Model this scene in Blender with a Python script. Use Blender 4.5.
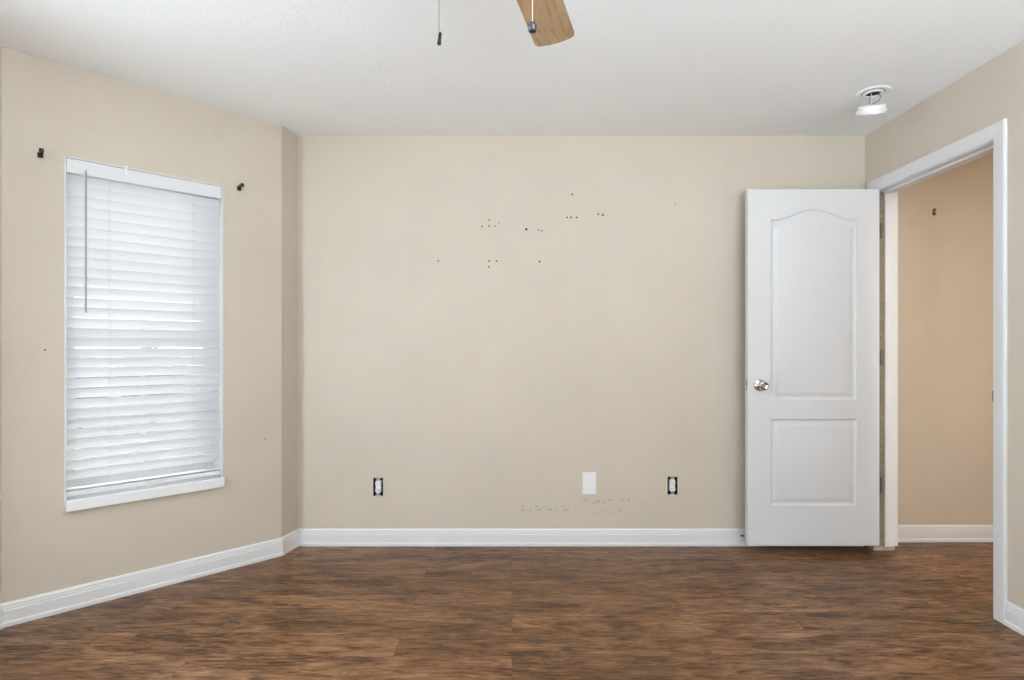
import bpy, bmesh, math, random
from mathutils import Vector, Matrix
random.seed(4)
PI = math.pi
for o in list(bpy.data.objects):
    bpy.data.objects.remove(o)
SC = bpy.context.scene
COL = SC.collection

# ------------------------------------------------------------------ camera, world, light, exposure
EYE = 1.17          # camera height
H = 2.44            # ceiling height
cam_d = bpy.data.cameras.new('camera')
cam_d.sensor_width = 36.0
cam_d.lens = 561.0 / 1024.0 * 36.0
cam_d.shift_y = 9.0 / 1024.0
cam_d.clip_start = 0.05
cam = bpy.data.objects.new('camera', cam_d)
cam.location = (0, 0, EYE)
cam.rotation_euler = (PI / 2, 0, 0)
COL.objects.link(cam)
SC.camera = cam

SC.view_settings.view_transform = 'Standard'
SC.view_settings.look = 'None'
SC.view_settings.gamma = 1.0
SC.view_settings.use_curve_mapping = False
SC.view_settings.exposure = 0.06

world = bpy.data.worlds.new('sky')
SC.world = world
world.use_nodes = True
WN = world.node_tree
WN.nodes['Background'].inputs[0].default_value = (0.955, 0.95, 0.94, 1)
# overcast sky, made brighter toward +Y to light the blind more than the room
_tc = WN.nodes.new('ShaderNodeTexCoord'); _sx = WN.nodes.new('ShaderNodeSeparateXYZ')
_mr = WN.nodes.new('ShaderNodeMapRange'); _mr.interpolation_type = 'SMOOTHSTEP'
_mr.inputs['From Min'].default_value = 0.0; _mr.inputs['From Max'].default_value = 0.75
_mr.inputs['To Min'].default_value = 0.9; _mr.inputs['To Max'].default_value = 5.3
WN.links.new(_tc.outputs['Generated'], _sx.inputs[0]); WN.links.new(_sx.outputs[1], _mr.inputs['Value'])
WN.links.new(_mr.outputs[0], WN.nodes['Background'].inputs[1])

def daylight(name, p, q, z0, z1, power, color, nrm, up, strips=5):
    """area light strips added in one window opening in place of daylight, each tilted up
    or down by choice; a steep tilt fills the room off the ceiling"""
    p, q = Vector(p), Vector(q)
    n = Vector(nrm).normalized()
    hgt = (z1 - z0) / strips
    for k in range(strips):
        d = bpy.data.lights.new(name, 'AREA')
        d.shape = 'RECTANGLE'
        d.size = (q - p).length
        d.size_y = hgt * 0.98
        d.energy = power / strips
        d.color = color
        o = bpy.data.objects.new(name, d)
        c = (p + q) / 2
        o.location = (c.x, c.y, z0 + hgt * (k + 0.5))
        o.rotation_euler = Vector((n.x, n.y, math.tan(math.radians(up)))).to_track_quat('-Z', 'Z').to_euler()
        COL.objects.link(o)

# room outline (plan, metres; camera stands at 0,0 looking +Y)
A = Vector((-1.278, 3.343)); B = Vector((-1.309, 3.186)); Cc = Vector((-2.147, 2.362))
D = Vector((-2.147, 0.08)); E = Vector((-1.309, -0.745)); F = Vector((-1.290, -0.90))
G = Vector((2.104, -0.90)); Hh = Vector((2.104, 3.343))
RX = 2.104
HALLY = 3.413

SKYC = (0.862, 0.985, 1.115)
daylight('daylight_bay', (-2.14, 0.42), (-2.14, 2.02), 0.47, 2.03, 44, SKYC, (1, 0), -8)
daylight('daylight_bay_side', (-2.0, 0.215), (-1.50, -0.275), 0.47, 2.03, 9, SKYC, (0.7, 0.71), 5)
daylight('fill_rear', (0.40, -0.89), (2.00, -0.89), 0.50, 2.10, 172, SKYC, (0, 1), 83)  # added fill lamp aimed at the ceiling, no known source behind the camera

# ------------------------------------------------------------------ materials
def node_mat(name):
    m = bpy.data.materials.new(name)
    m.use_nodes = True
    return m, m.node_tree, m.node_tree.nodes['Principled BSDF']

def ramp(nt, stops):
    r = nt.nodes.new('ShaderNodeValToRGB')
    e = r.color_ramp.elements
    while len(e) < len(stops):
        e.new(0.5)
    for i, (p, c) in enumerate(stops):
        e[i].position = p
        e[i].color = (c[0], c[1], c[2], 1)
    return r

def coords(nt, scale=(1, 1, 1), loc=(0, 0, 0)):
    tc = nt.nodes.new('ShaderNodeTexCoord')
    mp = nt.nodes.new('ShaderNodeMapping')
    mp.inputs['Scale'].default_value = scale
    mp.inputs['Location'].default_value = loc
    nt.links.new(tc.outputs['Object'], mp.inputs[0])
    return mp

def noise(nt, vec, scale, detail=4, rough=0.5, dist=0.0):
    n = nt.nodes.new('ShaderNodeTexNoise')
    n.inputs['Scale'].default_value = scale
    n.inputs['Detail'].default_value = detail
    n.inputs['Roughness'].default_value = rough
    n.inputs['Distortion'].default_value = dist
    nt.links.new(vec, n.inputs['Vector'])
    return n

def bump(nt, bs, height, strength, dist):
    b = nt.nodes.new('ShaderNodeBump')
    b.inputs['Strength'].default_value = strength
    b.inputs['Distance'].default_value = dist
    nt.links.new(height, b.inputs['Height'])
    nt.links.new(b.outputs[0], bs.inputs['Normal'])
    return b

def math_node(nt, op, a, b=None, clamp=False):
    m = nt.nodes.new('ShaderNodeMath')
    m.operation = op
    m.use_clamp = clamp
    for i, v in enumerate((a, b)):
        if v is None:
            continue
        if isinstance(v, (int, float)):
            m.inputs[i].default_value = v
        else:
            nt.links.new(v, m.inputs[i])
    return m.outputs[0]

def mixc(nt, fac, a, b, mode='MIX'):
    m = nt.nodes.new('ShaderNodeMix')
    m.data_type = 'RGBA'
    m.blend_type = mode
    if isinstance(fac, (int, float)):
        m.inputs[0].default_value = fac
    else:
        nt.links.new(fac, m.inputs[0])
    for k, v in ((6, a), (7, b)):
        if isinstance(v, tuple):
            m.inputs[k].default_value = (v[0], v[1], v[2], 1)
        else:
            nt.links.new(v, m.inputs[k])
    return m.outputs[2]

def paint(name, c, rough=0.5, peel=0.0, pscale=140, mottled=0.03, scuff=None):
    m, nt, bs = node_mat(name)
    mp = coords(nt)
    n = noise(nt, mp.outputs[0], 2.2, 5, 0.6)
    lo = tuple(x * (1 - mottled) for x in c)
    hi = tuple(min(1, x * (1 + mottled)) for x in c)
    r = ramp(nt, [(0.3, lo), (0.7, hi)])
    nt.links.new(n.outputs[0], r.inputs[0])
    out = r.outputs[0]
    if scuff:
        # scrape marks: a band (x0, x1, z0, z1) where flecks of dirt remain on the paint
        for (x0, x1, z0, z1, th) in scuff:
            sp = nt.nodes.new('ShaderNodeSeparateXYZ')
            nt.links.new(mp.outputs[0], sp.inputs[0])
            fx = math_node(nt, 'COMPARE', sp.outputs[0], (x0 + x1) / 2)
            fx.node.inputs[2].default_value = (x1 - x0) / 2
            fz = math_node(nt, 'COMPARE', sp.outputs[2], (z0 + z1) / 2)
            fz.node.inputs[2].default_value = (z1 - z0) / 2
            ns = noise(nt, coords(nt, (1, 1, 1.7)).outputs[0], 38, 3, 0.6)
            fl = math_node(nt, 'GREATER_THAN', ns.outputs[0], th)
            f = math_node(nt, 'MULTIPLY', math_node(nt, 'MULTIPLY', fx, fz), fl)
            f = math_node(nt, 'MULTIPLY', f, 0.45)
            out = mixc(nt, f, out, (c[0] * 0.45, c[1] * 0.45, c[2] * 0.45))
    nt.links.new(out, bs.inputs['Base Color'])
    bs.inputs['Roughness'].default_value = rough
    bs.inputs['Specular IOR Level'].default_value = 0.35
    if peel:
        p = noise(nt, mp.outputs[0], pscale, 3, 0.55)
        rr = ramp(nt, [(0.42, (0, 0, 0)), (0.62, (1, 1, 1))])
        nt.links.new(p.outputs[0], rr.inputs[0])
        bump(nt, bs, rr.outputs[0], peel, 0.002)
    return m

def plain(name, c, rough=0.4, metal=0.0, var=0.05, vs=40):
    m, nt, bs = node_mat(name)
    n = noise(nt, coords(nt).outputs[0], vs, 3)
    r = ramp(nt, [(0.3, tuple(x * (1 - var) for x in c)), (0.7, tuple(min(1, x * (1 + var)) for x in c))])
    nt.links.new(n.outputs[0], r.inputs[0])
    nt.links.new(r.outputs[0], bs.inputs['Base Color'])
    bs.inputs['Roughness'].default_value = rough
    bs.inputs['Metallic'].default_value = metal
    return m

WALLC = (0.622, 0.550, 0.455)
M = {}
M['wall'] = paint('beige_wall_paint', WALLC, 0.55, 0.25, 150)
M['wall_scuffed'] = paint('beige_wall_paint_scuffed', WALLC, 0.55, 0.25, 150,
                          scuff=[(0.05, 0.34, 0.205, 0.235, 0.54), (0.30, 0.66, 0.195, 0.222, 0.58), (0.40, 0.60, 0.25, 0.275, 0.54), (0.64, 0.80, 0.255, 0.28, 0.58)])
M['hall_wall'] = paint('tan_hall_paint', (0.60, 0.52, 0.43), 0.5, 0.25, 150)
M['ceiling'] = paint('white_textured_ceiling', (0.915, 0.915, 0.91), 0.8, 0.32, 95, 0.01)
M['trim'] = paint('white_trim_gloss', (0.73, 0.73, 0.73), 0.32, 0, mottled=0.015)
M['door'] = paint('white_door_paint', (0.715, 0.715, 0.72), 0.38, 0, mottled=0.015)
M['sill'] = paint('white_sill', (0.84, 0.84, 0.845), 0.25, 0, mottled=0.02)
M['vinyl'] = plain('white_vinyl', (0.75, 0.75, 0.765), 0.35, 0, 0.01)
M['plate'] = plain('white_plastic', (0.86, 0.86, 0.86), 0.3, 0, 0.01)
M['black'] = plain('black_void', (0.012, 0.011, 0.010), 0.7)
M['blackmetal'] = plain('black_iron', (0.012, 0.011, 0.011), 0.45, 0.3)
M['chrome'] = plain('polished_chrome', (0.56, 0.55, 0.54), 0.10, 1.0, 0.02)
M['steel'] = plain('galvanised_steel', (0.62, 0.62, 0.60), 0.35, 1.0, 0.1)
M['bronze'] = plain('aged_bronze', (0.16, 0.12, 0.085), 0.45, 0.8, 0.2)
M['gunmetal'] = plain('dark_pewter', (0.10, 0.10, 0.11), 0.3, 0.8)
M['chainmetal'] = plain('chain_metal', (0.30, 0.29, 0.27), 0.35, 0.9)
M['brass'] = plain('pale_brass_chain', (0.80, 0.68, 0.52), 0.35, 0.6)
M['rabbet'] = plain('brown_rabbet', (0.26, 0.21, 0.15), 0.7, 0, 0.2)
M['hole'] = plain('dark_hole', (0.035, 0.03, 0.025), 0.9)
M['wand'] = plain('grey_wand', (0.40, 0.40, 0.41), 0.3)
M['fanbody'] = plain('fan_bronze', (0.10, 0.075, 0.06), 0.35, 0.7)
M['wire_white'] = plain('white_wire', (0.7, 0.7, 0.68), 0.5)
M['wire_black'] = plain('black_wire', (0.03, 0.03, 0.03), 0.5)
M['frosted'] = plain('frosted_lamp_glass', (0.9, 0.88, 0.82), 0.5)

# blinds: white vinyl that lets some daylight through
def slat_mat():
    m, nt, bs = node_mat('translucent_white_slat')
    n = noise(nt, coords(nt, (1, 1, 30)).outputs[0], 3, 2)
    r = ramp(nt, [(0.3, (0.84, 0.84, 0.85)), (0.7, (0.88, 0.88, 0.89))])
    nt.links.new(n.outputs[0], r.inputs[0])
    nt.links.new(r.outputs[0], bs.inputs['Base Color'])
    bs.inputs['Roughness'].default_value = 0.4
    tr = nt.nodes.new('ShaderNodeBsdfTranslucent')
    tr.inputs[0].default_value = (0.88, 0.89, 0.92, 1)
    mx = nt.nodes.new('ShaderNodeMixShader')
    mx.inputs[0].default_value = 0.5
    nt.links.new(bs.outputs[0], mx.inputs[1])
    nt.links.new(tr.outputs[0], mx.inputs[2])
    nt.links.new(mx.outputs[0], nt.nodes['Material Output'].inputs[0])
    return m
M['slat'] = slat_mat()

def glass_mat():
    m, nt, bs = node_mat('window_glass')
    t = nt.nodes.new('ShaderNodeBsdfTransparent')
    t.inputs[0].default_value = (0.95, 0.98, 0.97, 1)
    g = nt.nodes.new('ShaderNodeBsdfGlossy')
    g.inputs['Roughness'].default_value = 0.02
    mx = nt.nodes.new('ShaderNodeMixShader')
    mx.inputs[0].default_value = 0.06
    nt.links.new(t.outputs[0], mx.inputs[1])
    nt.links.new(g.outputs[0], mx.inputs[2])
    nt.links.new(mx.outputs[0], nt.nodes['Material Output'].inputs[0])
    return m
M['glass'] = glass_mat()

def floor_mat():
    m, nt, bs = node_mat('dark_hickory_laminate')
    tc = nt.nodes.new('ShaderNodeTexCoord')
    br = nt.nodes.new('ShaderNodeTexBrick')
    br.offset = 0.37
    br.inputs['Color1'].default_value = (0.02, 0.02, 0.02, 1)
    br.inputs['Color2'].default_value = (0.98, 0.98, 0.98, 1)
    br.inputs['Mortar'].default_value = (0.5, 0.5, 0.5, 1)
    br.inputs['Scale'].default_value = 1.0
    br.inputs['Mortar Size'].default_value = 0.0011
    br.inputs['Mortar Smooth'].default_value = 0.1
    br.inputs['Brick Width'].default_value = 1.22
    br.inputs['Row Height'].default_value = 0.178
    nt.links.new(tc.outputs['Object'], br.inputs['Vector'])
    # shift the grain from plank to plank
    sc = nt.nodes.new('ShaderNodeVectorMath'); sc.operation = 'SCALE'
    nt.links.new(br.outputs['Color'], sc.inputs[0]); sc.inputs['Scale'].default_value = 9.0
    ad = nt.nodes.new('ShaderNodeVectorMath'); ad.operation = 'ADD'
    nt.links.new(tc.outputs['Object'], ad.inputs[0]); nt.links.new(sc.outputs[0], ad.inputs[1])
    def mapped(s):
        mp = nt.nodes.new('ShaderNodeMapping'); mp.inputs['Scale'].default_value = s
        nt.links.new(ad.outputs[0], mp.inputs[0]); return mp.outputs[0]
    big = noise(nt, mapped((1.2, 5, 1)), 1.6, 6, 0.62, 1.2)
    mid = noise(nt, mapped((2.2, 15, 1)), 2.4, 7, 0.70, 1.6)
    fine = noise(nt, mapped((5, 34, 1)), 2.6, 5, 0.68, 0.6)
    v = math_node(nt, 'ADD', math_node(nt, 'MULTIPLY', big.outputs[0], 0.30), math_node(nt, 'MULTIPLY', mid.outputs[0], 0.44))
    v = math_node(nt, 'ADD', v, math_node(nt, 'MULTIPLY', fine.outputs[0], 0.26))
    r = ramp(nt, [(0.37, (0.026, 0.011, 0.005)), (0.44, (0.078, 0.034, 0.014)), (0.51, (0.185, 0.088, 0.039)), (0.62, (0.36, 0.20, 0.105))])
    nt.links.new(v, r.inputs[0])
    # plank to plank tone
    tone = ramp(nt, [(0.0, (0.86, 0.86, 0.86)), (1.0, (1.10, 1.08, 1.06))])
    nt.links.new(br.outputs['Color'], tone.inputs[0])
    c = mixc(nt, 1.0, r.outputs[0], tone.outputs[0], 'MULTIPLY')
    c = mixc(nt, math_node(nt, 'MULTIPLY', br.outputs['Fac'], 0.45), c, (0.018, 0.010, 0.006))
    nt.links.new(c, bs.inputs['Base Color'])
    rr = ramp(nt, [(0.3, (0.40, 0.40, 0.40)), (0.7, (0.25, 0.25, 0.25))])
    nt.links.new(v, rr.inputs[0])
    nt.links.new(rr.outputs[0], bs.inputs['Roughness'])
    bs.inputs['Specular IOR Level'].default_value = 0.24
    hgt = math_node(nt, 'SUBTRACT', v, math_node(nt, 'MULTIPLY', br.outputs['Fac'], 0.6))
    bump(nt, bs, hgt, 0.35, 0.004)
    return m
M['floor'] = floor_mat()

def oak_mat():
    m, nt, bs = node_mat('honey_oak_blade')
    a = noise(nt, coords(nt, (3, 26, 26)).outputs[0], 2.5, 5, 0.6, 0.5)
    b = noise(nt, coords(nt, (6, 160, 160)).outputs[0], 2.0, 3, 0.6)
    v = math_node(nt, 'ADD', math_node(nt, 'MULTIPLY', a.outputs[0], 0.7), math_node(nt, 'MULTIPLY', b.outputs[0], 0.3))
    r = ramp(nt, [(0.34, (0.30, 0.18, 0.085)), (0.5, (0.44, 0.285, 0.15)), (0.66, (0.55, 0.38, 0.22))])
    nt.links.new(v, r.inputs[0])
    nt.links.new(r.outputs[0], bs.inputs['Base Color'])
    bs.inputs['Roughness'].default_value = 0.4
    return m
M['oak'] = oak_mat()
M['oak_edge'] = plain('dark_blade_edge', (0.11, 0.07, 0.04), 0.5)

# ------------------------------------------------------------------ mesh helpers
def finish(name, bm, mat, parent=None, smooth=None):
    """link a bmesh built in WORLD coordinates as one mesh object (made local to its parent)"""
    me = bpy.data.meshes.new(name)
    bmesh.ops.recalc_face_normals(bm, faces=bm.faces[:])
    if parent is not None:
        bmesh.ops.transform(bm, matrix=world_of(parent).inverted(), verts=bm.verts[:])
    bm.to_mesh(me); bm.free()
    mats = mat if isinstance(mat, (list, tuple)) else [mat]
    for k in mats:
        me.materials.append(k)
    o = bpy.data.objects.new(name, me)
    COL.objects.link(o)
    if parent is not None:
        o.parent = parent
    if smooth is not None:
        for p in me.polygons:
            p.use_smooth = True
        md = me
        try:
            me.set_sharp_from_angle(angle=math.radians(smooth))
        except Exception:
            pass
    return o

def world_of(o):
    m = Matrix.LocRotScale(o.location, o.rotation_euler, o.scale)
    return (world_of(o.parent) @ m) if o.parent else m

def thing(name, label, cat, loc=(0, 0, 0), rot=(0, 0, 0), group=None):
    o = bpy.data.objects.new(name, None)
    o.empty_display_size = 0.1
    COL.objects.link(o)
    o.location = loc
    o.rotation_euler = rot
    return tag(o, label, cat, group)

def tag(o, label=None, cat=None, group=None, kind=None):
    if label: o['label'] = label
    if cat: o['category'] = cat
    if group: o['group'] = group
    if kind: o['kind'] = kind
    return o

def new():
    return bmesh.new()

def box(bm, x0, x1, y0, y1, z0, z1, mtx=None, bev=0.0):
    vs = [bm.verts.new(p) for p in ((x0, y0, z0), (x1, y0, z0), (x1, y1, z0), (x0, y1, z0), (x0, y0, z1), (x1, y0, z1), (x1, y1, z1), (x0, y1, z1))]
    fs = [bm.faces.new([vs[i] for i in f]) for f in ((0, 3, 2, 1), (4, 5, 6, 7), (0, 1, 5, 4), (1, 2, 6, 5), (2, 3, 7, 6), (3, 0, 4, 7))]
    if bev:
        es = set(e for f in fs for e in f.edges)
        r = bmesh.ops.bevel(bm, geom=list(es), offset=bev, segments=2, affect='EDGES', profile=0.6)
        vs = list(set(v for f in r['faces'] for v in f.verts) | set(v for v in vs if v.is_valid))
    if mtx is not None:
        bmesh.ops.transform(bm, matrix=mtx, verts=[v for v in vs if v.is_valid])
    return vs

def lathe(bm, prof, seg=32, mtx=None):
    """profile of (radius, height) about +Z"""
    rings = []
    allv = []
    for r, z in prof:
        if r < 1e-6:
            ring = [bm.verts.new((0, 0, z))]
        else:
            ring = [bm.verts.new((r * math.cos(2 * PI * k / seg), r * math.sin(2 * PI * k / seg), z)) for k in range(seg)]
        rings.append(ring); allv += ring
    for a, b in zip(rings, rings[1:]):
        for k in range(seg):
            k2 = (k + 1) % seg
            if len(a) == 1 and len(b) == 1:
                continue
            if len(a) == 1:
                bm.faces.new((a[0], b[k], b[k2]))
            elif len(b) == 1:
                bm.faces.new((a[k], a[k2], b[0]))
            else:
                bm.faces.new((a[k], a[k2], b[k2], b[k]))
    if mtx is not None:
        bmesh.ops.transform(bm, matrix=mtx, verts=allv)
    return allv

def tube(bm, pts, r, seg=8):
    pts = [Vector(p) for p in pts]
    rings = []
    for i, p in enumerate(pts):
        d = (pts[min(i + 1, len(pts) - 1)] - pts[max(i - 1, 0)]).normalized()
        up = Vector((0, 0, 1)) if abs(d.z) < 0.9 else Vector((1, 0, 0))
        s = d.cross(up).normalized(); t = d.cross(s)
        rr = r[i] if isinstance(r, (list, tuple)) else r
        rings.append([bm.verts.new(p + (s * math.cos(2 * PI * k / seg) + t * math.sin(2 * PI * k / seg)) * rr) for k in range(seg)])
    for a, b in zip(rings, rings[1:]):
        for k in range(seg):
            bm.faces.new((a[k], a[(k + 1) % seg], b[(k + 1) % seg], b[k]))
    bm.faces.new(rings[0]); bm.faces.new(rings[-1][::-1])

def wall_slab(name, p, q, z0, z1, thick, holes, mat):
    """wall from p to q (plan), inner face on the line, thickness to the LEFT of p->q negative side given by sign of thick"""
    p, q = Vector(p), Vector(q)
    u = (q - p).normalized(); L = (q - p).length
    n = Vector((-u.y, u.x)) * thick
    ts = sorted({0.0, L} | {h[0] for h in holes} | {h[1] for h in holes})
    zs = sorted({z0, z1} | {h[2] for h in holes} | {h[3] for h in holes})
    def solid(i, j):
        if i < 0 or j < 0 or i >= len(ts) - 1 or j >= len(zs) - 1:
            return False
        tm, zm = (ts[i] + ts[i + 1]) / 2, (zs[j] + zs[j + 1]) / 2
        return not any(h[0] < tm < h[1] and h[2] < zm < h[3] for h in holes)
    bm = new()
    def P(t, z, back):
        w = p + u * t + (n if back else Vector((0, 0)))
        return bm.verts.new((w.x, w.y, z))
    for i in range(len(ts) - 1):
        for j in range(len(zs) - 1):
            if not solid(i, j):
                continue
            a, b, c, d = ts[i], ts[i + 1], zs[j], zs[j + 1]
            for back in (0, 1):
                bm.faces.new((P(a, c, back), P(b, c, back), P(b, d, back), P(a, d, back)))
            if not solid(i - 1, j): bm.faces.new((P(a, c, 0), P(a, d, 0), P(a, d, 1), P(a, c, 1)))
            if not solid(i + 1, j): bm.faces.new((P(b, c, 0), P(b, d, 0), P(b, d, 1), P(b, c, 1)))
            if not solid(i, j - 1): bm.faces.new((P(a, c, 0), P(b, c, 0), P(b, c, 1), P(a, c, 1)))
            if not solid(i, j + 1): bm.faces.new((P(a, d, 0), P(b, d, 0), P(b, d, 1), P(a, d, 1)))
    bmesh.ops.remove_doubles(bm, verts=bm.verts[:], dist=1e-5)
    return tag(finish(name, bm, mat), kind='structure')

PROFILE = [(0.0, 0.0), (0.0165, 0.0), (0.0165, 0.013), (0.0155, 0.018), (0.0115, 0.0205), (0.0115, 0.066), (0.0100, 0.070), (0.0100, 0.078),
           (0.0085, 0.082), (0.0085, 0.090), (0.0045, 0.0985), (0.0, 0.100)]

def skirting(name, pts, first, last, inward=1.0, start_mitre=None, end_mitre=None):
    """sweep the baseboard profile along pts[first..last]; neighbours in pts give the mitres"""
    pts = [Vector(p) for p in pts]
    bm = new()
    rings = []
    for i in range(first, last + 1):
        def nrm(a, b):
            u = (b - a).normalized(); return Vector((-u.y, u.x)) * inward
        n0 = nrm(pts[i - 1], pts[i]) if i > 0 else None
        n1 = nrm(pts[i], pts[i + 1]) if i < len(pts) - 1 else None
        if n0 is None: m = n1
        elif n1 is None: m = n0
        else:
            m = (n0 + n1); m = m / (m.dot(n0))
        rings.append([bm.verts.new((pts[i].x + m.x * d, pts[i].y + m.y * d, z)) for d, z in PROFILE])
    k = len(PROFILE)
    for a, b in zip(rings, rings[1:]):
        for j in range(k):
            bm.faces.new((a[j], a[(j + 1) % k], b[(j + 1) % k], b[j]))
    bm.faces.new(rings[0]); bm.faces.new(rings[-1][::-1])
    return tag(finish(name, bm, M['trim']), kind='structure')

# ------------------------------------------------------------------ room shell
def px_bay(t, d=0.0):
    """point on the angled window wall: t metres from corner B, d metres into the room"""
    u = (Cc - B).normalized(); n = Vector((-u.y, u.x))
    w = B + u * t + n * d
    return w
BAYU = (Cc - B).normalized(); BAYN = Vector((-BAYU.y, BAYU.x))       # BAYN points into the room

OUT = [(-0.800, 0.351)]
def wx(px): return (px - 512.0) / 167.8           # back wall: pixel column -> metres
def wz(py): return EYE - (py - 349.0) / 167.8     # back wall: pixel row -> metres

OUTLETS = [(wx(378.2), wz(486.8)), (wx(672.5), wz(485.6))]
ow, oh = 0.029, 0.054
# back wall runs Hh -> A so that +thick lies outside
bw_holes = [(RX - (x + ow), RX - (x - ow), z - oh, z + oh) for x, z in OUTLETS]
wall_back = wall_slab('wall_back', Hh, A, 0, H, -0.12, bw_holes, M['wall_scuffed'])
wall_left = wall_slab('wall_left', A, B, 0, H, -0.12, [], M['wall'])
WT0, WT1, WZ0, WZ1 = 0.3114, 0.9667, 0.468, 2.032
wall_bay = wall_slab('wall_window_side', B, Cc, 0, H, -0.195, [(WT0, WT1, WZ0, WZ1)], M['wall'])
wall_slab('wall_bay_middle', Cc, D, 0, H, -0.14, [(0.33, 1.95, 0.468, 2.032)], M['wall'])
wall_slab('wall_bay_near', D, E, 0, H, -0.14, [(0.24, 0.92, 0.468, 2.032)], M['wall'])
wall_slab('wall_left_near', E, F, 0, H, -0.12, [], M['wall'])
wall_slab('wall_front', F, G, 0, H, -0.12, [(1.64, 3.34, 0.50, 2.10)], M['wall'])
JN, JF, JH = 2.447, 3.242, 2.078                 # door opening: near jamb, far jamb, head
wall_right = wall_slab('wall_right', G, Hh, 0, H, -0.12, [(JN - 0.018 + 0.9, JF + 0.018 + 0.9, -0.01, JH + 0.018)], M['wall'])
# hall beyond the door
hall_back = wall_slab('wall_hall_back', (3.70, HALLY), (2.16, HALLY), 0, H, -0.12, [], M['hall_wall'])
wall_slab('wall_hall_right', (3.70, 0.9), (3.70, HALLY), 0, H, -0.12, [], M['hall_wall'])
wall_slab('wall_hall_front', (2.224, 0.9), (3.70, 0.9), 0, H, -0.12, [], M['hall_wall'])

bm = new(); box(bm, -2.6, 3.95, -1.2, 3.65, -0.10, 0.0)
tag(finish('floor', bm, M['floor']), kind='structure')
bm = new(); box(bm, -2.6, 3.95, -1.2, 3.65, H, H + 0.10)
tag(finish('ceiling', bm, M['ceiling']), kind='structure')

ROOM = [G, Hh, A, B, Cc, D, E, F, G]
skirting('baseboard_back', ROOM, 1, 2)
skirting('baseboard_left', ROOM, 2, 5)
skirting('baseboard_front', [D, E, F, G, Hh], 1, 3)
CN = 2.383                                      # near edge of the door casing on the right wall
skirting('baseboard_right', [F, G, Vector((RX, CN))], 1, 2)
skirting('baseboard_hall', [Vector((3.70, 0.9)), Vector((3.70, HALLY)), Vector((2.224, HALLY))], 1, 2)

# small nail holes and anchors left in the walls
def hole_on_back(px, py, r):
    bm = new()
    lathe(bm, [(r * 1.25, 0.0), (r * 1.1, 0.0012), (r * 0.8, 0.0010), (r * 0.5, 0.0004), (0, 0.0003)], 12,
          Matrix.Translation((wx(px), 3.343, wz(py))) @ Matrix.Rotation(PI / 2, 4, 'X'))
    finish('nail_hole', bm, M['hole'], wall_back)
for px, py, r in [(438.3, 261, 5), (489, 220, 4.5), (482, 226.4, 4.5), (489, 226.2, 4.8), (494.8, 226.3, 4), (499, 223, 3), (489, 261, 5), (496.6, 261, 5), (488.7, 266.8, 5),
                  (526.3, 229.3, 7), (538.6, 230, 4.2), (542, 230.8, 4.2), (539.6, 261.4, 5.5), (567, 217.5, 5), (571.1, 217.5, 5.2), (576.7, 217.4, 5.2), (572.3, 194.4, 5), (598.3, 214.1, 5.2), (602.8, 215, 6),
                  (675, 204.5, 3), (547, 490, 2.5)]:
    hole_on_back(px, py, r * 0.85 / 1000.0)

def hole_on_bay(px, py, r):
    k = (px - 512.0) / 561.0
    t = (B.x - k * B.y) / (k * BAYU.y - BAYU.x)
    w = px_bay(t)
    z = EYE - (py - 349.0) * w.y / 561.0
    bm = new()
    lathe(bm, [(r * 1.25, 0.0), (r * 1.1, 0.0012), (r * 0.8, 0.0010), (0, 0.0003)], 10,
          Matrix.Translation((w.x, w.y, z)) @ Vector((BAYN.x, BAYN.y, 0)).to_track_quat('Z', 'Y').to_matrix().to_4x4())
    finish('nail_hole', bm, M['hole'], wall_bay)
    return t, z
hole_on_bay(265.5, 439, 0.0035)
hole_on_bay(45, 350, 0.0030)

bm = new()
for dz in (0.012, -0.012):
    lathe(bm, [(0.0, 0.012), (0.008, 0.010), (0.009, 0.0)], 10, Matrix.Translation((2.567, HALLY, 2.003 + dz)) @ Matrix.Rotation(PI / 2, 4, 'X'))
box(bm, 2.560, 2.568, HALLY - 0.006, HALLY, 1.99, 2.016)
finish('wall_anchor', bm, M['bronze'], hall_back)

# ------------------------------------------------------------------ window on the angled wall
def bay_frame(t, d, z):
    w = px_bay(t, d); return Vector((w.x, w.y, z))
BAYM = Matrix(((BAYU.x, BAYN.x, 0, B.x), (BAYU.y, BAYN.y, 0, B.y), (0, 0, 1, 0), (0, 0, 0, 1)))   # local (t, d, z)
win = bpy.data.objects.new('window_1', None); COL.objects.link(win)
c0 = px_bay((WT0 + WT1) / 2, -0.10); win.location = (c0.x, c0.y, WZ0)
tag(win, 'white framed window behind the closed slatted blind', 'window', kind='structure')
bm = new()
fr = 0.028
for (a, b, c, d) in ((WT0, WT0 + fr, WZ0, WZ1), (WT1 - fr, WT1, WZ0, WZ1), (WT0 + fr, WT1 - fr, WZ0, WZ0 + fr), (WT0 + fr, WT1 - fr, WZ1 - fr, WZ1)):
    box(bm, a, b, -0.190, -0.140, c, d, BAYM)
finish('window_frame', bm, M['vinyl'], win)
zm = (WZ0 + WZ1) / 2
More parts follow.
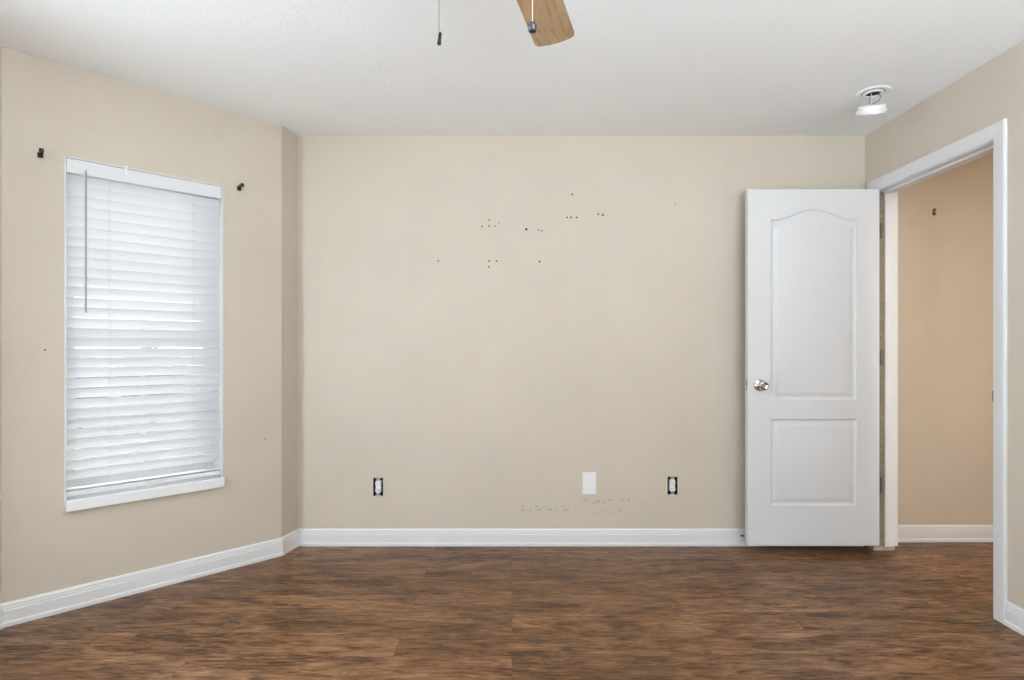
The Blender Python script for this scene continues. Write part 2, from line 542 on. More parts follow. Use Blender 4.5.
for (zz0, zz1, dd, sash) in ((WZ0 + fr, zm + 0.018, -0.160, 'lower'), (zm - 0.018, WZ1 - fr, -0.183, 'upper')):
    bm = new(); s = 0.024
    a0, a1 = WT0 + fr, WT1 - fr
    for (a, b, c, d) in ((a0, a0 + s, zz0, zz1), (a1 - s, a1, zz0, zz1), (a0 + s, a1 - s, zz0, zz0 + s * (3.2 if sash == 'lower' else 1)), (a0 + s, a1 - s, zz1 - s, zz1)):
        box(bm, a, b, dd - 0.010, dd + 0.012, c, d, BAYM)
    tm = (a0 + a1) / 2
    box(bm, tm - 0.010, tm + 0.010, dd - 0.006, dd + 0.007, zz0 + s, zz1 - s, BAYM)
    zc = (zz0 + zz1) / 2
    box(bm, a0 + s, a1 - s, dd - 0.005, dd + 0.006, zc - 0.010, zc + 0.010, BAYM)
    so = finish('sash', bm, M['vinyl'], win)
    bm = new(); box(bm, a0 + s, a1 - s, dd - 0.002, dd + 0.001, zz0 + s, zz1 - s, BAYM)
    finish('glass_pane', bm, M['glass'], so)
# reveal lining (painted white) and sill
bm = new()
for (a, b, c, d) in ((WT0 - 0.002, WT0 + 0.004, WZ0, WZ1), (WT1 - 0.004, WT1 + 0.002, WZ0, WZ1), (WT0, WT1, WZ1 - 0.004, WZ1 + 0.002)):
    box(bm, a, b, -0.140, 0.002, c, d, BAYM)
finish('reveal_lining', bm, M['trim'], win)
bm = new()
box(bm, WT0 - 0.004, WT1 - 0.001, -0.140, 0.024, 0.443, 0.494, BAYM, 0.005)
finish('window_sill', bm, M['sill'], win)

# unseen windows: two in the bay, and a rear one added for frontal fill
def plain_window(name, p, q, t0, t1, z0, z1, outward):
    p, q = Vector(p), Vector(q)
    u = (q - p).normalized(); n = Vector((-u.y, u.x)) * outward      # outward side of the wall
    mt = Matrix(((u.x, n.x, 0, p.x), (u.y, n.y, 0, p.y), (0, 0, 1, 0), (0, 0, 0, 1)))
    root = bpy.data.objects.new(name, None); COL.objects.link(root)
    c = p + u * (t0 + t1) / 2 + n * 0.10
    root.location = (c.x, c.y, z0); root['kind'] = 'structure'
    bm = new(); f = 0.04; tm = (t0 + t1) / 2
    for (a, b, c_, d) in ((t0, t0 + f, z0, z1), (t1 - f, t1, z0, z1), (t0 + f, t1 - f, z0, z0 + f), (t0 + f, t1 - f, z1 - f, z1), (tm - f / 2, tm + f / 2, z0 + f, z1 - f)):
        box(bm, a, b, 0.085, 0.118, c_, d, mt)
    finish('window_frame', bm, M['vinyl'], root)
    bm = new(); box(bm, t0 + f, t1 - f, 0.100, 0.103, z0 + f, z1 - f, mt)
    finish('glass_pane', bm, M['glass'], root)
    bm = new(); box(bm, t0, t1, -0.020, 0.085, z0 - 0.025, z0 + 0.012, mt, 0.004)
    finish('window_sill', bm, M['sill'], root)
plain_window('window_2', Cc, D, 0.33, 1.95, 0.468, 2.032, -1)
plain_window('window_3', D, E, 0.24, 0.92, 0.468, 2.032, -1)
plain_window('fill_window', F, G, 1.64, 3.34, 0.50, 2.10, -1)  # rear window, added to carry the fill light

# ------------------------------------------------------------------ blind in the window opening
bl = thing('window_blind', 'white two inch slatted blind, closed, hanging in the window of the angled wall', 'window blind',
           (px_bay((WT0 + WT1) / 2, -0.02).x, px_bay((WT0 + WT1) / 2, -0.02).y, 0.5))
b0, b1 = WT0 + 0.006, WT1 - 0.005
DB = -0.034                                      # centre plane of the blind, inside the recess
bm = new()
box(bm, b0, b1, DB + 0.030, DB + 0.037, 1.962, 2.026, BAYM, 0.002)
finish('valance', bm, M['vinyl'], bl)
bm = new()
box(bm, b0, b1, DB - 0.026, DB + 0.026, 1.982, 2.024, BAYM, 0.002)
finish('headrail', bm, M['vinyl'], bl)
bm = new()
SP = 0.0462; NS = 31
tilt = math.radians(61)                          # from horizontal, room edge up
z_top = 1.938
slat_z = []
for i in range(NS):
    zc = z_top - SP * i
    if zc < 0.566: break
    slat_z.append(zc)
    tl = tilt + math.radians(random.uniform(-0.7, 0.7))
    if len(slat_z) <= 2: tl += math.radians(5)
    jz = random.uniform(-0.0012, 0.0012)
    N = 6
    rings = []
    for e in (b0 + 0.004, b1 - 0.004):
        top, bot = [], []
        for k in range(N + 1):
            w = (k / N - 0.5) * 0.0505
            crown = 0.0028 * (1 - (2 * k / N - 1) ** 2)
            for lst, off in ((top, 0.0013), (bot, -0.0013)):
                h = crown + off
                # width axis: toward room and up; normal: room side and down is the face we see
                dd = w * math.cos(tl) - h * -math.sin(tl)
                zz = w * math.sin(tl) - h * math.cos(tl)
                sag = 0.0
                p = BAYM @ Vector((e, DB + dd, zc + jz + zz + sag))
                lst.append(bm.verts.new(p))
        rings.append(top + bot[::-1])
    a, b = rings
    n_ = len(a)
    for k in range(n_):
        bm.faces.new((a[k], a[(k + 1) % n_], b[(k + 1) % n_], b[k]))
    bm.faces.new(a); bm.faces.new(b[::-1])
finish('slat_panel', bm, M['slat'], bl)
bm = new()
box(bm, b0, b1, DB - 0.024, DB + 0.024, 0.507, 0.529, BAYM, 0.004)
for k, zc in enumerate((0.5335,)):
    box(bm, b0 + 0.004, b1 - 0.004, DB - 0.024, DB + 0.024, zc, zc + 0.003, BAYM)
finish('bottom_rail', bm, M['vinyl'], bl)
for tt in (WT0 + 0.135, WT1 - 0.165):
    bm = new()
    for off in (-0.004, 0.004):
        tube(bm, [bay_frame(tt + off, DB + 0.0285, 1.975), bay_frame(tt + off, DB + 0.0275, 0.53)], 0.0007, 6)
    for zc in slat_z:
        box(bm, tt - 0.004, tt + 0.004, DB + 0.012, DB + 0.0275, zc + 0.020, zc + 0.0212, BAYM)
    finish('ladder_cord', bm, M['vinyl'], bl)
k = (85.2 - 512.0) / 561.0
tw = (B.x - k * B.y) / (k * BAYU.y - BAYU.x)
wd = finish('tilt_wand', (lambda b: (tube(b, [bay_frame(tw, DB + 0.052, 1.975), bay_frame(tw, DB + 0.050, 1.335)], 0.0042, 6), b)[1])(new()), M['wand'], bl)
bm = new()
tube(bm, [bay_frame(tw, DB + 0.030, 1.985), bay_frame(tw, DB + 0.050, 1.984), bay_frame(tw, DB + 0.052, 1.972)], 0.0022, 8)
finish('hook', bm, M['steel'], wd)
bm = new()
tc_ = tw - 0.155
box(bm, tc_ - 0.006, tc_ + 0.006, DB + 0.036, DB + 0.040, 2.000, 2.040, BAYM, 0.001)
box(bm, tc_ - 0.006, tc_ + 0.006, DB + 0.010, DB + 0.040, 2.026, 2.030, BAYM)
finish('valance_clip', bm, M['plate'], bl)

# ------------------------------------------------------------------ curtain rod brackets beside the window
def bracket(t, z, label, mirror):
    w = px_bay(t)
    root = thing('curtain_bracket', label, 'curtain bracket', (w.x, w.y, z), group='black curtain brackets')
    mt = BAYM @ Matrix.Translation((t, 0, z))
    bm = new(); box(bm, -0.010, 0.010, 0.0, 0.006, -0.016, 0.007, mt, 0.0015)
    finish('wall_plate', bm, M['blackmetal'], root)
    bm = new(); box(bm, -0.006, 0.006, 0.005, 0.048, -0.003, 0.010, mt, 0.002)
    finish('arm', bm, M['blackmetal'], root)
    bm = new()
    lathe(bm, [(0, -0.009), (0.008, -0.008), (0.009, 0), (0.008, 0.008), (0, 0.009)], 14, mt @ Matrix.Translation((0, 0.050, 0.004)))
    finish('rod_cup', bm, M['blackmetal'], root)
bracket(1.052, 2.020, 'black curtain rod bracket on the far side of the window from the corner', 1)
bracket(0.229, 2.040, 'black curtain rod bracket between the window and the room corner', -1)

# ------------------------------------------------------------------ door frame
tr = bpy.data.objects.new('trim_1', None); COL.objects.link(tr)
tr.location = (RX, JN, 0)
tag(tr, 'white casing and jambs round the open doorway', 'door frame', kind='structure')
X0, X1 = RX, RX + 0.12
bm = new(); box(bm, X0 - 0.001, X1 + 0.001, JN - 0.018, JN, 0.008, JH + 0.018)
box(bm, X0 + 0.038, X0 + 0.075, JN, JN + 0.011, 0.008, JH)
finish('door_jamb', bm, M['trim'], tr)
bm = new(); box(bm, X0 - 0.001, X1 + 0.001, JF, JF + 0.018, 0.030, JH + 0.018)
box(bm, X0 + 0.045, X0 + 0.085, JF - 0.011, JF, 0.030, JH)
finish('door_jamb', bm, M['trim'], tr)
bm = new(); box(bm, X0, X0 + 0.0448, JF - 0.0012, JF, 0.032, JH)  # thin dark brown strip laid over the jamb's hinge side
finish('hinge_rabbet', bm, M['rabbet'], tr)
bm = new(); box(bm, X0 - 0.001, X1 + 0.001, JN, JF, JH, JH + 0.018)
box(bm, X0 + 0.040, X0 + 0.080, JN, JF, JH - 0.011, JH)
finish('head_jamb', bm, M['trim'], tr)
# casing: profiled boards, mitred as an upside-down U, on both sides of the wall
CP = [(0.0, 0.0), (0.0, 0.008), (0.003, 0.0105), (0.010, 0.0115), (0.030, 0.0135), (0.050, 0.0145), (0.0565, 0.0140), (0.0595, 0.0115), (0.060, 0.0)]
def casing(x, sgn):
    bm = new()
    rv = -0.004   # reveal: casing starts just outside the jamb edge
    rings = []
    for (yy, zz, dy, dz) in ((JN, 0.0, -1, 0), (JN, JH, -1, 1), (JF, JH, 1, 1), (JF, 0.03, 1, 0)):
        ring = []
        for w, d in CP:
            w2 = w - rv - 0.0
            ww = w2 * (1.12 if dz else 1.0)
            ring.append(bm.verts.new((x + sgn * d, yy + dy * w2, max(0.0, zz + dz * ww))))
        rings.append(ring)
    kk = len(CP)
    for a, b in zip(rings, rings[1:]):
        for j in range(kk):
            bm.faces.new((a[j], a[(j + 1) % kk], b[(j + 1) % kk], b[j]))
    bm.faces.new(rings[0]); bm.faces.new(rings[-1][::-1])
    finish('door_casing', bm, M['trim'], tr)
casing(X0, -1)
casing(X1, 1)
bm = new(); box(bm, X0 - 0.0005, X0 + 0.034, JN - 0.001, JN + 0.0015, 0.935, 0.995)
tube(bm, [(X0 - 0.004, JN - 0.001, 0.945), (X0 - 0.004, JN - 0.001, 0.985)], 0.004, 8)
box(bm, X0 - 0.006, X0 + 0.010, JN - 0.001, JN + 0.004, 0.942, 0.988)
sp_ = finish('strike_plate', bm, M['bronze'], tr)

# ------------------------------------------------------------------ door leaf
DF = 3.200; DT = 0.035
DX0, DX1, DZ0, DZ1 = 1.346, 2.0955, 0.049, 2.0815
door = bpy.data.objects.new('door_1', None); COL.objects.link(door)
door.location = (DX1, DF + DT / 2, 0)
tag(door, 'white two panel door with arched upper panel, standing open', 'door', kind='structure')
S = 175.3
def dx(px): return (px - 512.0) / S
def dz(py): return EYE - (py - 349.0) / S

def panel_outline(x0, x1, z0, z1, arch):
    """corner points counter-clockwise seen from the room; the top edge swells to a soft peak when arch > 0"""
    pts = [(x0, z0), (x1, z0), (x1, z1)]
    if arch:
        n = 28
        for k in range(1, n):
            u = k / n
            x = x1 + (x0 - x1) * u
            v = abs(2 * u - 1)
            zt = z1 + arch * (0.5 + 0.5 * math.cos(PI * min(1, v / 0.93)))
            pts.append((x, zt))
    pts.append((x0, z1))
    return [Vector(p) for p in pts]

def inset(pts, d):
    out = []
    n = len(pts)
    for i in range(n):
        a, b, c = pts[i - 1], pts[i], pts[(i + 1) % n]
        u0 = (b - a).normalized(); u1 = (c - b).normalized()
        n0 = Vector((-u0.y, u0.x)); n1 = Vector((-u1.y, u1.x))
        m = n0 + n1; m = m / m.dot(n0)
        out.append(b + m * d)
    return out

panels = [panel_outline(dx(770.8), dx(857), dz(399.8), dz(219.5), 0.060), panel_outline(dx(770.8), dx(857), dz(505.6), dz(419), 0)]
PP = [(0.0, 0.0), (0.003, 0.0065), (0.009, 0.0115), (0.017, 0.0120), (0.021, 0.0105), (0.040, 0.0015), (0.044, 0.0008)]
def door_face(bm, y, sgn):
    rect = [Vector(p) for p in ((DX0, DZ0), (DX1, DZ0), (DX1, DZ1), (DX0, DZ1))]
    rv = [bm.verts.new((p.x, y, p.y)) for p in rect]
    edges = [bm.edges.new((rv[i], rv[(i + 1) % 4])) for i in range(4)]
    for pl in panels:
        prev = None
        for d, dep in PP:
            ring = [bm.verts.new((p.x, y + sgn * dep, p.y)) for p in inset(pl, d)]
            if prev is None:
                edges += [bm.edges.new((ring[i], ring[(i + 1) % len(ring)])) for i in range(len(ring))]
            else:
                for i in range(len(ring)):
                    j = (i + 1) % len(ring)
                    bm.faces.new((prev[i], prev[j], ring[j], ring[i]))
            prev = ring
        bm.faces.new(prev)
    bmesh.ops.triangle_fill(bm, use_beauty=True, edges=edges)
    return rv
bm = new()
r0 = door_face(bm, DF, 1)
r1 = door_face(bm, DF + DT, -1)
for i in range(4):
    j = (i + 1) % 4
    bm.faces.new((r0[i], r0[j], r1[j], r1[i]))
leaf = finish('door_leaf', bm, M['door'], door, smooth=25)
# knob: rose, neck and tulip knob on both faces
kx, kz = dx(759.6), dz(385.2)
for sg, yy in ((1, DF), (-1, DF + DT)):
    mt = Matrix.Translation((kx, yy, kz)) @ Matrix.Rotation(PI / 2 * sg, 4, 'X')
    bm = new()
    lathe(bm, [(0, 0), (0.0345, 0.0), (0.0345, 0.004), (0.032, 0.008), (0.024, 0.011), (0.013, 0.013), (0.0115, 0.022), (0.012, 0.030), (0.017, 0.036), (0.0225, 0.044),
               (0.0255, 0.053), (0.0255, 0.058), (0.0235, 0.063), (0.018, 0.0655), (0.0165, 0.0645), (0, 0.064)], 40, mt)
    kn = finish('door_knob', bm, M['chrome'], door, smooth=35)
bm = new(); box(bm, DX0 - 0.0012, DX0 + 0.001, DF + 0.005, DF + 0.030, kz - 0.029, kz + 0.029)
lp = finish('latch_plate', bm, M['steel'], door)
bm = new(); box(bm, DX0 - 0.011, DX0, DF + 0.011, DF + 0.024, kz - 0.009, kz + 0.009, None, 0.002)
finish('latch_bolt', bm, M['chrome'], lp)
for s_ in (-1, 1):
    bm = new()
    lathe(bm, [(0, 0.0008), (0.0045, 0.0005), (0.0045, 0)], 12, Matrix.Translation((DX0 - 0.0012, DF + 0.0175, kz + s_ * 0.021)) @ Matrix.Rotation(-PI / 2, 4, 'Y'))
    finish('screw', bm, M['bronze'], lp)
for py in (230, 357.5, 485.5):
    z = dz(py)
    bm = new()
    lathe(bm, [(0, -0.044), (0.004, -0.043), (0.0058, -0.041), (0.0058, 0.041), (0.004, 0.043), (0, 0.045)], 14, Matrix.Translation((DX1 + 0.0125, DF + 0.002, z)))
    box(bm, DX1 - 0.0005, DX1 + 0.012, DF + 0.001, DF + 0.003, z - 0.041, z + 0.041)
    box(bm, DX1 - 0.0005, DX1 + 0.002, DF + 0.004, DF + 0.032, z - 0.041, z + 0.041)
    box(bm, DX1 + 0.008, DX1 + 0.040, JF - 0.003, JF + 0.0005, z - 0.041, z + 0.041)
    box(bm, DX1 + 0.009, DX1 + 0.0145, DF + 0.004, JF, z - 0.041, z + 0.041)
    finish('hinge', bm, M['bronze'], door)

# ------------------------------------------------------------------ outlets without cover plates, and the blank plate
def outlet(x, z, label):
    root = thing('electrical_outlet', label, 'electrical outlet', (x, 3.343, z - 0.05), group='uncovered outlets on the back wall')
    Y = 3.343
    bm = new()
    a, b, c, d = x - ow, x + ow, z - oh, z + oh
    y1 = Y + 0.060
    w = 0.0015
    box(bm, a, b, y1 - w, y1, c, d)
    box(bm, a, a + w, Y - 0.0004, y1 - w, c, d); box(bm, b - w, b, Y - 0.0004, y1 - w, c, d)
    box(bm, a + w, b - w, Y - 0.0004, y1 - w, c, c + w); box(bm, a + w, b - w, Y - 0.0004, y1 - w, d - w, d)
    finish('wall_box', bm, M['black'], root)
    bm = new()
    box(bm, x - 0.0165, x + 0.0165, Y + 0.002, Y + 0.030, z - 0.034, z + 0.034, None, 0.003)
    for s_ in (-1, 1):
        lathe(bm, [(0.0168, 0), (0.0168, 0.008), (0.0155, 0.0095), (0, 0.0095)], 24, Matrix.Translation((x, Y + 0.003, z + s_ * 0.0195)) @ Matrix.Rotation(PI / 2, 4, 'X'))
    nf = len(bm.faces)
    for s_ in (-1, 1):
        zz = z + s_ * 0.0195
        box(bm, x - 0.0075, x - 0.0055, Y - 0.0070, Y - 0.0062, zz - 0.001, zz + 0.008)
        box(bm, x + 0.0055, x + 0.0075, Y - 0.0070, Y - 0.0062, zz - 0.001, zz + 0.008)
        lathe(bm, [(0.0028, 0), (0, 0.0008)], 10, Matrix.Translation((x, Y - 0.0064, zz - 0.008)) @ Matrix.Rotation(PI / 2, 4, 'X'))
    bm.faces.ensure_lookup_table()
    for f in bm.faces[nf:]:
        f.material_index = 1
    finish('receptacle', bm, [M['plate'], M['black']], root, smooth=30)
    for s_ in (-1, 1):
        bm = new()
        zs_ = [z + s_ * v for v in (0.033, 0.050, 0.0555)]
        outl = [(x - 0.010, zs_[0]), (x + 0.010, zs_[0]), (x + 0.010, zs_[1]), (x + 0.018, zs_[1]), (x + 0.018, zs_[2]), (x - 0.018, zs_[2]), (x - 0.018, zs_[1]), (x - 0.010, zs_[1])]
        fr_ = [bm.verts.new((a_, Y - 0.001, b_)) for a_, b_ in outl]
        bk_ = [bm.verts.new((a_, Y + 0.0008, b_)) for a_, b_ in outl]
        bm.faces.new(fr_); bm.faces.new(bk_[::-1])
        for q in range(8):
            bm.faces.new((fr_[q], fr_[(q + 1) % 8], bk_[(q + 1) % 8], bk_[q]))
        finish('mounting_ear', bm, M['steel'], root)
outlet(*OUTLETS[0], 'white outlet with no cover plate in black wall hole, nearest the window corner')
outlet(*OUTLETS[1], 'white outlet with no cover plate in black wall hole, near the open door')

px_, pz_ = wx(589.2), wz(483.2)
pt = thing('wall_plate', 'plain white rectangular cover plate low on the back wall', 'wall plate', (px_, 3.343, pz_))
bm = new()
box(bm, px_ - 0.041, px_ + 0.041, 3.343 - 0.007, 3.343, pz_ - 0.065, pz_ + 0.065, None, 0.003)
finish('plate', bm, M['plate'], pt)
bm = new()
box(bm, px_ - 0.0165, px_ + 0.0165, 3.343 - 0.0082, 3.343 - 0.0065, pz_ - 0.0335, pz_ + 0.0335, None, 0.0008)
finish('insert', bm, M['plate'], pt)
for s_ in (-1, 1):
    bm = new()
    lathe(bm, [(0, 0.0012), (0.003, 0.001), (0.0033, 0)], 12, Matrix.Translation((px_, 3.343 - 0.007, pz_ + s_ * 0.0485)) @ Matrix.Rotation(PI / 2, 4, 'X'))
    finish('screw', bm, M['plate'], pt)

# small stub of a door stop on the skirting by the door
bm = new()
lathe(bm, [(0.0, 0.014), (0.006, 0.012), (0.008, 0.006), (0.012, 0.002), (0.012, 0)], 14, Matrix.Translation((wx(741.3), 3.343 - 0.0135, 0.062)) @ Matrix.Rotation(PI / 2, 4, 'X') @ Matrix.Diagonal((1, 0.5, 1, 1)))
tag(finish('door_stop', bm, M['bronze']), 'tiny dark door stop stub on the white baseboard beside the open door', 'door stop')

# ------------------------------------------------------------------ smoke detector hanging by its wires
sx, sy = 1.787, 2.775
sd = thing('smoke_detector', 'white round smoke detector hanging by wires from its ceiling ring', 'smoke detector', (sx, sy, H))
bm = new()
lathe(bm, [(0.050, 0.0), (0.075, 0.0), (0.076, -0.003), (0.073, -0.007), (0.064, -0.008), (0.056, -0.006), (0.050, -0.004), (0.050, 0.0)], 48, Matrix.Translation((sx, sy, H)))
finish('ceiling_ring', bm, M['plate'], sd, smooth=40)
bm = new()
lathe(bm, [(0.051, -0.0015), (0.0, -0.0012)], 32, Matrix.Translation((sx, sy, H)))
finish('recess', bm, plain('grey_recess', (0.22, 0.21, 0.20), 0.8), sd)
bm = new()
lathe(bm, [(0, -0.001), (0.030, -0.001), (0.030, -0.006), (0, -0.007)], 24, Matrix.Translation((sx - 0.006, sy, H)))
finish('wire_box', bm, M['black'], sd)
bm = new()
lathe(bm, [(0.034, -0.004), (0.046, -0.004), (0.046, -0.012), (0.034, -0.012), (0.034, -0.004)], 28, Matrix.Translation((sx, sy, H)))
finish('bracket_ring', bm, M['plate'], sd, smooth=30)
bx_, by_, bz_ = 1.776, 2.772, 2.352
for pts, mm in (([(sx - 0.016, sy, H - 0.004), (sx - 0.018, sy - 0.004, H - 0.03), (bx_ - 0.010, by_, bz_ + 0.030)], 'wire_black'),
                ([(sx + 0.020, sy, H - 0.004), (sx + 0.034, sy - 0.01, H - 0.025), (sx + 0.022, sy - 0.01, H - 0.045), (bx_ + 0.004, by_, bz_ + 0.028)], 'wire_black'),
                ([(sx - 0.010, sy, H - 0.004), (sx - 0.006, sy, H - 0.03), (bx_ - 0.004, by_, bz_ + 0.030)], 'wire_white')):
    bm = new(); tube(bm, pts, 0.0018, 6); finish('wire', bm, M[mm], sd)
bm = new()
mt = Matrix.Translation((bx_, by_, bz_)) @ Matrix.Rotation(math.radians(21), 4, 'X') @ Matrix.Rotation(math.radians(-6), 4, 'Y')
lathe(bm, [(0, 0.022), (0.052, 0.022), (0.060, 0.020), (0.061, 0.003), (0.066, 0.000), (0.066, -0.014), (0.062, -0.020), (0.042, -0.024), (0.020, -0.025), (0, -0.025)], 48, mt)
dbody = finish('detector_body', bm, M['plate'], sd, smooth=35)
bm = new()
lathe(bm, [(0.022, -0.0245), (0.024, -0.027), (0.012, -0.0285), (0, -0.0285)], 24, mt)
finish('test_button', bm, M['plate'], dbody, smooth=35)

# ------------------------------------------------------------------ ceiling fan
FX, FY = -0.041, 1.215
ZB = 2.190
fan = thing('ceiling_fan', 'ceiling fan with honey oak blades and two pull chains', 'ceiling fan', (FX, FY, H))
FM = Matrix.Translation((FX, FY, 0))
bm = new(); lathe(bm, [(0, H), (0.068, H), (0.070, H - 0.012), (0.060, H - 0.035), (0.030, H - 0.050), (0, H - 0.050)], 32, FM)
finish('canopy', bm, M['fanbody'], fan, smooth=35)
bm = new(); lathe(bm, [(0, H - 0.045), (0.012, H - 0.045), (0.012, 2.325), (0, 2.325)], 20, FM)
finish('downrod', bm, M['fanbody'], fan, smooth=35)
bm = new(); lathe(bm, [(0, 2.335), (0.035, 2.333), (0.085, 2.318), (0.115, 2.290), (0.120, 2.255), (0.110, 2.225), (0.085, 2.208), (0.0, 2.204)], 40, FM)
finish('motor_housing', bm, M['fanbody'], fan, smooth=35)
bm = new(); lathe(bm, [(0, 2.206), (0.105, 2.206), (0.112, 2.190), (0.112, 2.150), (0.100, 2.125), (0.050, 2.108), (0.0, 2.104)], 36, FM)
sw = finish('switch_housing', bm, M['fanbody'], fan, smooth=35)
tipx, tipy = 0.1465, 1.868
ang0 = math.atan2(tipy - FY, tipx - FX)
RL = math.hypot(tipx - FX, tipy - FY)
for k in range(4):
    ang = ang0 + k * PI / 2
    br = bpy.data.objects.new('blade', None)
    # blade frame: +X outward, +Y across, pitched about its own axis
    Lm = Matrix.Translation((FX, FY, ZB)) @ Matrix.Rotation(ang, 4, 'Z') @ Matrix.Rotation(math.radians(-7), 4, 'X')
    hw0, hw1 = 0.058, 0.0665
    r0_, r1_ = 0.20, RL
    out = [(r0_, -hw0 + 0.012), (r0_, hw0 - 0.012), (r0_ + 0.012, hw0)]
    cr = 0.024
    def arc(cx, cy, r, a0, a1, n=7):
        return [(cx + r * math.cos(a0 + (a1 - a0) * i / n), cy + r * math.sin(a0 + (a1 - a0) * i / n)) for i in range(n + 1)]
    top_c = arc(r1_ - cr - 0.006, hw1 - cr, cr, PI / 2, 0.12)
    bot_c = arc(r1_ - cr - 0.006, -(hw1 - cr), cr, -0.12, -PI / 2)
    out += top_c
    for i in range(1, 8):
        v = 1 - 2 * i / 8
        out.append((r1_ - 0.006 + 0.006 * (1 - v * v) - 0.0002, v * (hw1 - cr)))
    out += bot_c + [(r0_ + 0.012, -hw0)]
    bm = new()
    lo = [bm.verts.new((x, y, -0.003)) for x, y in out]
    hi = [bm.verts.new((x, y, 0.003)) for x, y in out]
    f0 = bm.faces.new(lo[::-1]); f1 = bm.faces.new(hi)
    for i in range(len(out)):
        j = (i + 1) % len(out)
        f = bm.faces.new((lo[i], lo[j], hi[j], hi[i])); f.material_index = 1
    bmesh.ops.recalc_face_normals(bm, faces=bm.faces[:])
    me = bpy.data.meshes.new('blade'); bm.to_mesh(me); bm.free()
    me.materials.append(M['oak']); me.materials.append(M['oak_edge'])
    bpy.data.objects.remove(br)
    bo = bpy.data.objects.new('blade', me); COL.objects.link(bo)
    bo.parent = fan
    bo.matrix_local = world_of(fan).inverted() @ Lm
    bm = new()
    box(bm, 0.095, 0.215, -0.016, 0.016, 0.006, 0.012, None, 0.002)
    box(bm, 0.205, 0.285, -0.034, 0.034, 0.0032, 0.0075, None, 0.002)
    for (xx, yy) in ((0.225, -0.02), (0.225, 0.02), (0.268, 0.0)):
        lathe(bm, [(0.006, -0.003), (0.005, -0.0048), (0, -0.0055)], 12, Matrix.Translation((xx, yy, 0)))
    me = bpy.data.meshes.new('blade_iron'); bm.to_mesh(me); bm.free()
    me.materials.append(M['fanbody'])
    io = bpy.data.objects.new('blade_iron', me); COL.objects.link(io); io.parent = bo

def chain(x, y, z1, z0, mat, bead=0.0016):
    bm = new()
    tube(bm, [(x, y, z1), (x, y, z0)], bead * 0.55, 6)
    n = int((z1 - z0) / 0.0052)
    for i in range(n):
        zc = z0 + 0.0026 + i * (z1 - z0) / n
        lathe(bm, [(0, -bead), (bead * 0.8, -bead * 0.6), (bead, 0), (bead * 0.8, bead * 0.6), (0, bead)], 6, Matrix.Translation((x, y, zc)))
    return bm
c1x, c1y = (439 - 512) / 561.0 * 1.215, 1.215
c2x, c2y = (532.5 - 512) / 561.0 * 1.215, 1.215
ch1 = finish('pull_chain', chain(c1x, c1y, 2.14, 1.854, M['chainmetal'], 0.0013), M['chainmetal'], fan)
bm = new()
mt = Matrix.Translation((c1x, c1y, 1.829)) @ Matrix.Rotation(math.radians(6), 4, 'Y')
lathe(bm, [(0, 0), (0.0042, 0.0005), (0.0044, 0.003), (0.0036, 0.012), (0.0038, 0.020), (0.0034, 0.025), (0.001, 0.0275), (0, 0.0275)], 16, mt)
finish('pull_knob', bm, M['blackmetal'], ch1, smooth=40)
ch2 = finish('pull_chain', chain(c2x, c2y, 2.14, 1.878, M['brass'], 0.0017), M['brass'], fan)
bm = new()
mt = Matrix.Translation((c2x, c2y, 1.868))
lathe(bm, [(0, 0.0105), (0.004, 0.0098), (0.0078, 0.0072), (0.0100, 0.003), (0.0104, 0.0), (0.0098, -0.004), (0.0080, -0.0070), (0.0090, -0.0085), (0.0085, -0.0105), (0.0045, -0.0125), (0, -0.013)], 28, mt)
finish('pull_knob', bm, M['gunmetal'], ch2, smooth=40)

# ------------------------------------------------------------------ hall ceiling lamp (lights the hall)
hl = thing('ceiling_lamp', 'round frosted ceiling lamp in the hall beyond the open door', 'ceiling lamp', (2.44, 1.30, H))
bm = new(); lathe(bm, [(0, H), (0.15, H), (0.152, H - 0.02), (0.14, H - 0.03), (0, H - 0.03)], 36, Matrix.Translation((2.44, 1.30, 0)))
finish('lamp_base', bm, M['plate'], hl, smooth=35)
hd = bpy.data.lights.new('hall_bulb', 'AREA'); hd.shape = 'DISK'; hd.size = 0.26; hd.energy = 38; hd.color = (1.0, 0.955, 0.87)
ho = bpy.data.objects.new('hall_bulb', hd); ho.location = (2.44, 1.30, H - 0.035); COL.objects.link(ho)

# ------------------------------------------------------------------ outside: pale ground and flowering shrubs seen through the slats
gm = paint('pale_paving', (0.40, 0.40, 0.38), 0.9, 0, mottled=0.1)
bm = new(); box(bm, -40, 10, -30, 40, -0.30, -0.20)
tag(finish('ground', bm, gm), kind='structure')

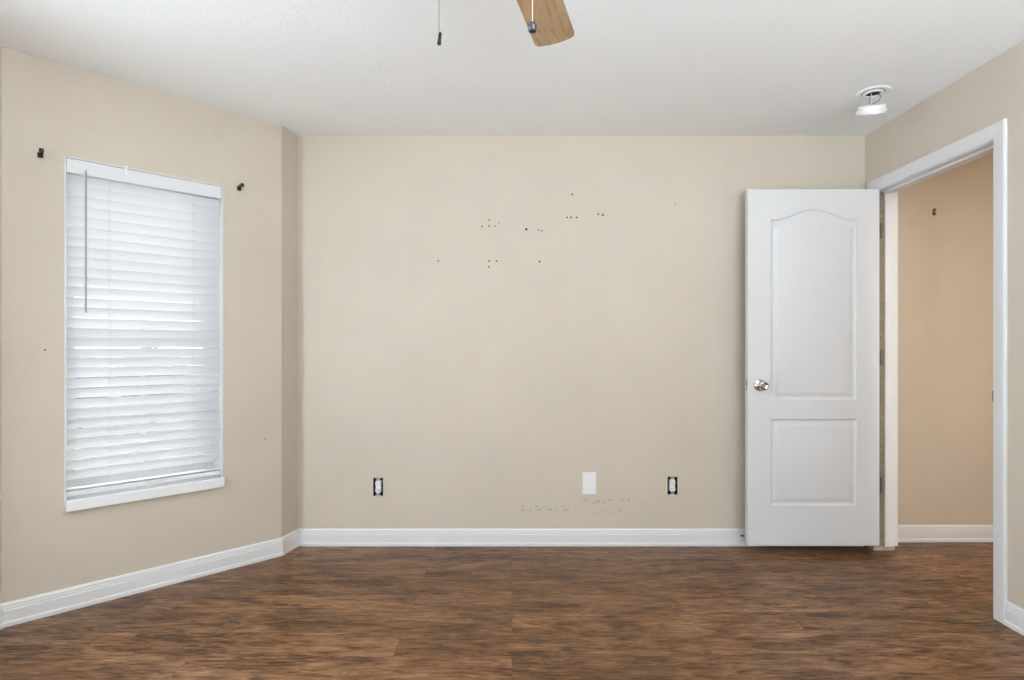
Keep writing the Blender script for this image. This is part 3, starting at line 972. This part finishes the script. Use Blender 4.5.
leafm = plain('green_leaves', (0.10, 0.22, 0.11), 0.6, 0, 0.4, 6)
flowm = plain('red_blossom', (0.62, 0.07, 0.10), 0.6, 0, 0.3, 6)
violm = plain('violet_blossom', (0.40, 0.16, 0.50), 0.6, 0, 0.3, 6)
stemm = plain('brown_stem', (0.12, 0.08, 0.05), 0.8)
def shrub(x, y, h, w, label, fm, share, nleaf=900):
    root = thing('shrub', label, 'shrub', (x, y, -0.20), group='shrubs outside the window')
    bm = new()
    for k in range(9):
        a = random.uniform(0, 2 * PI); r = w * random.uniform(0.1, 0.6)
        tube(bm, [(x, y, -0.2), (x + 0.4 * r * math.cos(a), y + 0.4 * r * math.sin(a), -0.2 + h * 0.45), (x + r * math.cos(a), y + r * math.sin(a), -0.2 + h * 0.8)], [0.018, 0.012, 0.005], 6)
    finish('stem', bm, stemm, root)
    bl_, bf = new(), new()
    for k in range(nleaf):
        while True:
            v = Vector((random.uniform(-1, 1), random.uniform(-1, 1), random.uniform(-1, 1)))
            if 0.35 < v.length < 1: break
        c = Vector((x + v.x * w, y + v.y * w, -0.2 + h * 0.58 + v.z * h * 0.42))
        fl = random.random() < share
        s = random.uniform(0.05, 0.09)
        b = bf if fl else bl_
        d = Vector((random.uniform(-1, 1), random.uniform(-1, 1), random.uniform(-0.4, 1))).normalized()
        e = d.cross(Vector((random.uniform(-1, 1), random.uniform(-1, 1), 0.3))).normalized()
        vs = [b.verts.new(c - d * s), b.verts.new(c + e * s * 0.45 + d.cross(e) * s * 0.12), b.verts.new(c + d * s), b.verts.new(c - e * s * 0.45 + d.cross(e) * s * 0.12)]
        b.faces.new(vs)
    fo = finish('foliage', bl_, leafm, root)
    finish('blossoms', bf, fm, root)
shrub(-6.35, 9.9, 1.45, 0.55, 'shrub with red blossoms outside the window', flowm, 0.55)
shrub(-5.05, 10.9, 1.9, 0.45, 'green leafy shrub outside, behind the red flowering one', flowm, 0.05)
shrub(-7.0, 9.1, 1.35, 0.40, 'shrub with violet blossoms outside the window', violm, 0.5)
